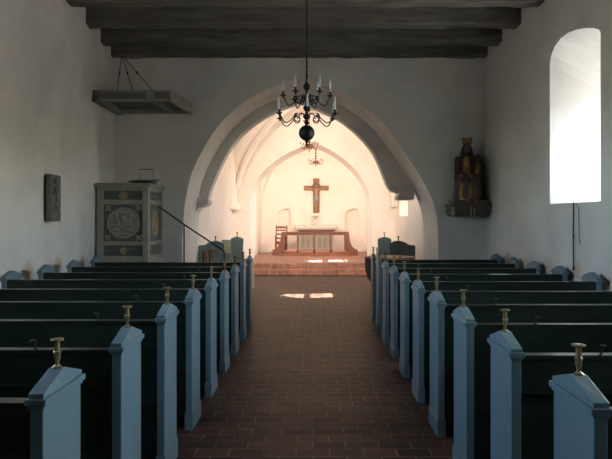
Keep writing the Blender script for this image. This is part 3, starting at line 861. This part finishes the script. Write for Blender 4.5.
# ================================================================ CRUCIFIX, ALTAR, RAIL
Xc = thing('crucifix', ((316.3 - 314) * .04, 23.98, 1.84), 'brown wooden crucifix with round halo and carved figure, on the white wall above the altar', 'crucifix')
b = B(); b.box(-.125, .125, -.06, 0, 0, 1.38, .006); b.box(-.50, .50, -.062, -.002, .90, 1.09, .006)
b.build('cross', 'cross', Xc)
b = B()
rg = B(); rg.lathe([(.12, 0), (.19, 0), (.19, .03), (.12, .03)], n=32); rg.bm.faces.ensure_lookup_table()
for v in rg.bm.verts: x, y, z = v.co; v.co = (x, -.065 - z, 1.0 + y)
b.bm.free(); rg.build('halo', 'halo', Xc)
b = B(); fy = -.12
b.cap((0, fy, .72), (0, fy, .90), .062, .085); b.ball((0, fy, .66), (.075, .05, .06)); b.cap((0, fy, .95), (0, fy, 1.02), .028, .026)
b.ball((.012, fy - .015, 1.065), (.042, .05, .058)); b.ball((.012, fy - .066, 1.055), (.008, .012, .014))
for s in (-1, 1):
    b.cap((s * .085, fy, .935), (s * .25, fy, .965), .034, .026); b.cap((s * .25, fy, .965), (s * .41, fy, 1.01), .025, .016)
    b.ball((s * .445, fy, 1.02), (.032, .013, .022), 10, 8)
    for k in range(4): b.cap((s * .46, fy, 1.035 - k * .010), (s * .492, fy - .008, 1.04 - k * .012), .0065, .005, 6)
    b.cap((s * .44, fy, 1.035), (s * .462, fy - .01, 1.058), .006, .005, 6)
    b.cap((s * .035, fy, .64), (s * .045, fy - .03, .40), .048, .034); b.cap((s * .045, fy - .03, .40), (s * .02, fy, .16), .033, .020)
    b.cap((s * .02, fy, .15), (s * .018, fy - .06, .10), .020, .014)
voxel(b.build('figure', 'skin', Xc), .009)
b = B(); b.ball((0, fy, .65), (.085, .062, .075)); b.cap((-.03, fy - .02, .62), (-.035, fy - .03, .52), .055, .05); b.cap((.03, fy - .02, .62), (.035, fy - .03, .52), .055, .05)
voxel(b.build('loincloth', 'loin', Xc), .010)
b = B(); b.ball((.012, fy + .008, 1.085), (.050, .048, .05)); 
for s in (-1, 1): b.cap((.012 + s * .04, fy, 1.07), (.012 + s * .06, fy, .97), .018, .014)
voxel(b.build('hair', 'halo', Xc), .010)
# console shelf + pale vase
o = B().box(-.2, .2, -.16, 0, 0, .035, .006).box(-.16, .16, -.12, 0, -.04, 0, .006).build('wall_shelf', 'white'); o.location = (.08, 24.0, 1.75)
tag(o, 'narrow pale shelf on the wall just beneath the foot of the crucifix', 'shelf')
o = B().lathe([(0, 0), (.10, 0), (.105, .02), (.05, .05), (.028, .10), (.035, .15), (.028, .20), (.05, .25), (.09, .31), (.14, .36), (.13, .36), (.05, .27), (0, .26)]).build('flared_vase', 'cloth', smooth=True)
o.location = (.06, 23.6, 1.37)
tag(o, 'pale flared vase standing in the middle of the altar top', 'vase')

A = thing('altar', (.10, 23.35, .30), 'stone altar block with dark red table slab and green grey front panels', 'altar')
b = B(); b.box(-.66, .66, -.30, .60, 0, .84); b.build('body', 'altar', A)
b = B()
for k in range(2):
    xa = -.62 + k * .64
    b.box(xa, xa + .60, -.325, -.30, .08, .83)
b.build('front_panel', 'altar_panel', A)
b = B()
for k in range(2):
    xa = -.62 + k * .64
    for j in range(3):
        c = xa + .10 + j * .20
        pts = [(c - .085, .15), (c + .085, .15), (c + .085, .55), (c + .05, .68), (c, .76), (c - .05, .68), (c - .085, .55)]
        pin = [(c + (p[0] - c) * .75, .45 + (p[1] - .45) * .9) for p in pts]
        va = [b.bm.verts.new((p[0], -.335, p[1])) for p in pts]; vb = [b.bm.verts.new((p[0], -.335, p[1])) for p in pin]
        vc = [b.bm.verts.new((p[0], -.32, p[1])) for p in pts]; vd = [b.bm.verts.new((p[0], -.32, p[1])) for p in pin]
        for i in range(7):
            j2 = (i + 1) % 7
            b.bm.faces.new((va[i], va[j2], vb[j2], vb[i])); b.bm.faces.new((va[i], va[j2], vc[j2], vc[i])); b.bm.faces.new((vb[i], vb[j2], vd[j2], vd[i]))
b.build('tracery', 'altar', A)
b = B(); b.box(-.70, .70, -.38, .64, .835, .885, .006); b.build('table_slab', 'wood2', A)
B().box(-.72, .72, -.39, .64, .885, 1.055).build('table_top', 'altar', A)
# altar cloth with a pleated, lace-edged fall
b = B(); bm = b.bm
top = []; fl = []; N = 120
for i in range(N + 1):
    x = -.78 + 1.56 * i / N; wv = .010 * math.sin(i * 2 * PI / 6)
    top.append((bm.verts.new((x, .65, 1.063)), bm.verts.new((x, -.40, 1.063)), bm.verts.new((x, -.415 + wv, 1.0)), bm.verts.new((x, -.42 + wv * 1.4, .90 - .014 * abs(math.sin(i * PI / 6))))))
for p, q in zip(top, top[1:]):
    for k in range(3): bm.faces.new((p[k], q[k], q[k + 1], p[k + 1]))
for s, cc in ((0, top[0]), (-1, top[-1])):
    w = [bm.verts.new((cc[0].co.x + (-.01 if s == 0 else .01), v.co.y, .90)) for v in cc[:2]]
    bm.faces.new((cc[0], cc[1], w[1], w[0]))
o = b.build('altar_cloth', 'cloth', smooth=True); md = o.modifiers.new('s', 'SOLIDIFY'); md.thickness = .006; md.offset = 1
o.location = (.10, 23.35, .30)
tag(o, 'white pleated lace edged cloth lying over the altar top', 'altar cloth')

# communion rail
RX = -.005; RY = 21.5
Rl = thing('communion_rail', (RX, RY, .30), 'red brown wooden communion rail with open bays and flared ends, in front of the altar', 'communion rail')
f = RY / 600
xs_ = [(p - 314) * f - RX for p in (283.2, 298, 314.3, 330.6, 347)]
for x in xs_:
    w_ = .055 if x in (xs_[0], xs_[-1]) else .035
    B().box(x - w_, x + w_, -.05, .05, 0, .80, .006).build('post', 'wood', Rl)
B().box(xs_[0] - .06, xs_[-1] + .06, -.07, .07, .79, .84, .008).build('top_rail', 'wood', Rl)
b = B(); b.box(xs_[0], xs_[-1], -.05, .05, .06, .17, .004); b.box(xs_[0], xs_[-1], -.035, .035, .72, .79); b.build('cross_rail', 'wood', Rl)
b = B(); b.box(xs_[0] - .1, xs_[-1] + .1, -.36, -.0, 0, .10, .006); b.build('kneeling_step', 'wood2', Rl)
for i in range(4):
    b = B(); b.box(xs_[i] + .03, xs_[i + 1] - .03, -.34, -.06, .10, .19, .03); b.build('kneeler_cushion', 'cushion', Rl)
for s, x in ((-1, xs_[0]), (1, xs_[-1])):
    pts = [(x, 0), (x + s * .38, 0), (x + s * .38, .20), (x + s * .30, .22), (x + s * .20, .30), (x + s * .12, .45), (x + s * .085, .62), (x + s * .075, .80), (x, .80)]
    b = B(); b.prism(pts, 'Y', -.04, .04); b.build('flared_end', 'wood', Rl, bevel=.006)
    # return rails running back towards the wall
    b = B(); b.box(x - .04, x + .04, .05, 1.2, .77, .82, .006); b.box(x - .03, x + .03, .05, 1.2, .06, .15); b.build('return_rail', 'wood', Rl)
    B().box(x - .04, x + .04, 1.12, 1.2, 0, .77, .005).build('post', 'wood', Rl)

# chair left of the altar
Cc = thing('altar_chair', (-1.22, 22.35, .30), 'brown wooden armchair with ladder back left of the altar, behind the communion rail', 'chair', rz=0)
for x in (-.20, .20):
    B().box(x - .022, x + .022, .18, .225, 0, 1.02, .004).ball((x, .20, 1.04), .03, 10, 8).build('leg', 'wood2', Cc)
    B().box(x - .022, x + .022, -.22, -.175, 0, .66, .004).build('leg', 'wood2', Cc)
    B().box(x - .03, x + .03, -.25, .2, .645, .68, .006).build('armrest', 'wood2', Cc)
b = B()
for z in (.55, .70, .85): b.box(-.19, .19, .19, .212, z, z + .055)
b.prism([(-.2, .94), (.2, .94), (.2, 1.0), (.1, 1.03), (-.1, 1.03), (-.2, 1.0)], 'Y', .188, .215)
b.build('backrest', 'wood2', Cc); B().box(-.22, .22, -.22, .2, .43, .465, .008).build('seat', 'wood2', Cc)
b = B(); b.box(-.2, .2, -.21, -.185, .36, .43); b.box(-.19, -.175, -.2, .2, .2, .23); b.box(.175, .19, -.2, .2, .2, .23); b.build('stretcher', 'wood2', Cc)
# low white frame by the left wall of the sanctuary
Wf = thing('heater', (-2.02, 22.8, .30), 'low white tubular heater standing by the left sanctuary wall', 'heater', rz=-PI / 2); Wf.scale = (1, .45, 1)
b = B()
for k in range(5): b.tube([(0, .0 + k * .16, .03), (0, k * .16, .40)], .018, 8)
b.build('fin', 'white', Wf)
B().tube([(0, -.05, .04), (0, .72, .04)], .02, 8).tube([(0, -.05, .40), (0, .72, .40)], .02, 8).tube([(0, 0, .0), (0, 0, .05)], .02).tube([(0, .64, .0), (0, .64, .05)], .02).build('frame', 'white', Wf)

# ================================================================ CHOIR STALLS
def domed(x0, x1, z0, z1, rise, n=10, over=0):
    pts = [(x0, z0), (x1, z0), (x1 + over, z1)]
    for i in range(n + 1):
        t = i / n; pts.append((x1 + over + (x0 - x1 - 2 * over) * t, z1 + .02 + rise * math.sin(PI * t)))
    pts.append((x0 - over, z1))
    return pts
def holder(par, x, y, z, m='brass'):
    h = B(); h.lathe([(0, 0), (.016, 0), (.008, .014), (.008, .03), (.012, .04), (.0105, .09), (.024, .10), (.02, .11), (0, .11)], (x, y, z), 12)
    h.build('candle_holder', m, par, smooth=True)
def stall(sg, lab, mA, LN):
    Y = 11.95; fx = Y / 600
    off = 0 if sg < 0 else .28
    r = thing('choir_stall', (sg * 2.0 - off, Y, 0), lab, 'choir stall', 'choir stalls against the chancel walls')
    xa, xb = sg * 1.80 - sg * 2.0, sg * 2.30 - sg * 2.0
    b = B()
    lo, hi = min(xa, xb), max(xa, xb)
    inner0, inner1 = (xa, xa + sg * .33)
    b.prism(domed(min(inner0, inner1), max(inner0, inner1), 0, 1.09, .055, over=.012), 'Y', 0, .05)
    b.prism([(inner1, 0), (xb, 0), (xb, 1.07), (inner1 + sg * .02, 1.09), (inner1, 1.09)], 'Y', .004, .046)
    b.build('end_panel', mA, r, bevel=.004)
    holder(r, (inner0 + inner1) / 2, .025, 1.15)
    B().box(inner1 + sg * .0, inner1 + sg * .03, .05, LN, 0, 1.05).build('backrest', 'choir_green', r)
    B().box(xa + sg * .02, inner1, .05, LN, .42, .46).build('seat', 'choir_green', r)
    B().box(lo, hi, LN, LN + .05, 0, .85).build('end_panel', mA, r)
    return r
stall(-1, 'grey blue choir stall with domed end panel, against the left chancel wall', 'choir_blue', 1.25)
stall(1, 'grey green choir stall with domed end panel, against the right chancel wall behind the font', 'choir_grey', 1.0)
# front benches (nearer the middle of the chancel)
def bench(sg, lab, xo, Y, w, seat):
    r = thing('choir_bench', (xo, Y, 0), lab, 'bench', 'front choir benches')
    pts = domed(-w / 2 + .02, w / 2 - .02, 0.0 if not seat else .70, 1.14, .045, over=.02)
    b = B(); b.prism(pts, 'Y', 0, .06); b.box(-w / 2 - .005, w / 2 + .005, -.012, .072, 1.12, 1.145)
    b.build('end_panel', 'choir_blue', r, bevel=.005)
    holder(r, 0, .03, 1.20)
    if seat:
        B().box(-.50, .33, .07, .55, 0, .70, .006).build('box_seat', 'choir_green', r)
        B().box(-.42, .0, .50, .55, .70, 1.12, .005).build('backrest', 'choir_green', r)
    else:
        B().box(-.14, .14, .06, 1.6, .38, .43).build('seat', 'choir_green', r)
        B().box(.04, .08, .06, 1.6, .43, 1.0).build('backrest', 'choir_green', r)
        B().box(-.02, .14, 1.6, 1.65, 0, .9).build('end_panel', 'choir_blue', r)
    return r
bench(-1, 'light green box bench with blue domed panel, left side of the chancel', (237 - 314) * 13.4 / 600, 13.4, .28, True)
bench(1, 'blue domed bench end beside the grey choir stall, right side of the chancel', (384.5 - 314) * 13.2 / 600, 13.2, .29, False)
# spindle rack by the left stall
Rk = thing('spindle_rack', ((208 - 314) * 11.0 / 600, 11.0, 0), 'small brown rack of four upright turned spindles before the left choir stall', 'rack')
for k, x in enumerate((-.082, -.028, .040, .092)):
    z = 1.02 + .02 * k
    B().lathe([(0, .10), (.020, .10), (.020, z - .34), (.028, z - .32), (.020, z - .28), (.026, z - .15), (.018, z - .05), (.024, z - .03), (0, z)], (x, 0, 0), 10).build('spindle', 'gilt_wood' if k % 2 else 'wood2', Rk, smooth=True)
B().box(-.13, .13, -.06, .06, 0, .10, .005).build('base', 'wood2', Rk)
B().box(-.12, .12, -.01, .01, .70, .73).build('cross_bar', 'wood2', Rk)

# ================================================================ FONT
F = thing('baptismal_font', (1.36, 10.75, 0), 'dark round granite baptismal font with brown rim, right of the aisle before the arch', 'font')
B().lathe([(0, 0), (.30, 0), (.30, .10), (.22, .16), (.18, .24), (.20, .34), (.30, .42), (.40, .54), (.445, .70), (.45, .90), (.40, .90), (.36, .70), (0, .62)], n=40).build('bowl', 'granite', F, smooth=True)
B().lathe([(.37, .895), (.455, .895), (.455, .925), (.37, .925)], n=40).build('rim', 'wood2', F)

# ================================================================ OUTSIDE
b = B(); b.box(-60, 60, -50, 70, -1.0, -.35); o = struct(b.build('ground_outside', 'gravel'))

# ================================================================ LIGHT
w = bpy.data.worlds.new('World'); scene.world = w; w.use_nodes = True
nt = w.node_tree; nt.nodes.clear()
out = nt.nodes.new('ShaderNodeOutputWorld'); bg = nt.nodes.new('ShaderNodeBackground'); sk = nt.nodes.new('ShaderNodeTexSky')
sk.sky_type = 'NISHITA'; sk.sun_disc = False
el = math.atan2(1.2, math.hypot(1, .2))
sk.sun_elevation = el; sk.sun_rotation = math.atan2(1, .2); sk.air_density = 1.0; sk.dust_density = 2.0
bg.inputs[1].default_value = 3.0
hs = nt.nodes.new('ShaderNodeHueSaturation'); hs.inputs['Saturation'].default_value = .75
nt.links.new(sk.outputs[0], hs.inputs['Color']); nt.links.new(hs.outputs[0], bg.inputs[0]); nt.links.new(bg.outputs[0], out.inputs[0])
S_ = bpy.data.lights.new('sun', 'SUN'); S_.energy = 48; S_.angle = math.radians(.6); S_.color = (1, .93, .84)
so = bpy.data.objects.new('sun', S_); COL.objects.link(so); so.rotation_euler = SUN.to_track_quat('-Z', 'Y').to_euler()

def spot(name, loc, target, power, size, color, label):  # warm fill lights added to brighten the chancel; their housings are made up
    L = bpy.data.lights.new(name, 'SPOT'); L.energy = power; L.spot_size = size; L.spot_blend = .8; L.color = color; L.shadow_soft_size = .12
    lo = bpy.data.objects.new(name + '_light', L); COL.objects.link(lo); lo.location = loc
    lo.rotation_euler = (Vector(target) - Vector(loc)).to_track_quat('-Z', 'Y').to_euler()
    q = (Vector(target) - Vector(loc)).normalized()
    h = B(); h.tube([Vector(loc) - q * .16, Vector(loc) - q * .02], .05, 14)
    ob = h.build('fill_spotlight', 'black'); tag(ob, label, 'fill_spotlight', 'fill lights added behind the arches')
    return lo
warm = (1, .80, .67)
spot('fill_lamp', (-1.9, 12.15, 3.1), (.3, 24, 1.6), 500, math.radians(95), warm, 'added fill light with black housing on the back of the arch wall, left side')
spot('fill_lamp', (1.9, 12.15, 3.1), (-.3, 24, 1.6), 500, math.radians(95), warm, 'added fill light with black housing on the back of the arch wall, right side')
spot('fill_lamp', (-1.7, 18.5, 3.3), (.6, 24, 1.4), 260, math.radians(110), warm, 'added fill light with black housing inside the sanctuary, left of its arch')
spot('fill_lamp', (1.7, 18.5, 3.3), (-.6, 24, 1.4), 260, math.radians(110), warm, 'added fill light with black housing inside the sanctuary, right of its arch')

# ================================================================ CAMERA
cam = bpy.data.cameras.new('camera'); co = bpy.data.objects.new('camera', cam); COL.objects.link(co)
co.location = (0, 0, 1.6); co.rotation_euler = (PI / 2, 0, 0)
cam.sensor_width = 36; cam.sensor_fit = 'HORIZONTAL'; cam.lens = 600 / 612 * 36
cam.shift_x = -8 / 612; cam.shift_y = -10.5 / 612; cam.clip_end = 300
scene.camera = co
scene.view_settings.view_transform = 'Standard'; scene.view_settings.look = 'None'; scene.view_settings.gamma = 1
scene.view_settings.exposure = 1.1
scene.cycles.max_bounces = 14; scene.cycles.diffuse_bounces = 10; scene.cycles.transparent_max_bounces = 12
scene.cycles.caustics_reflective = False; scene.cycles.caustics_refractive = False
scene.cycles.sample_clamp_indirect = 6
scene.cycles.use_denoising = True
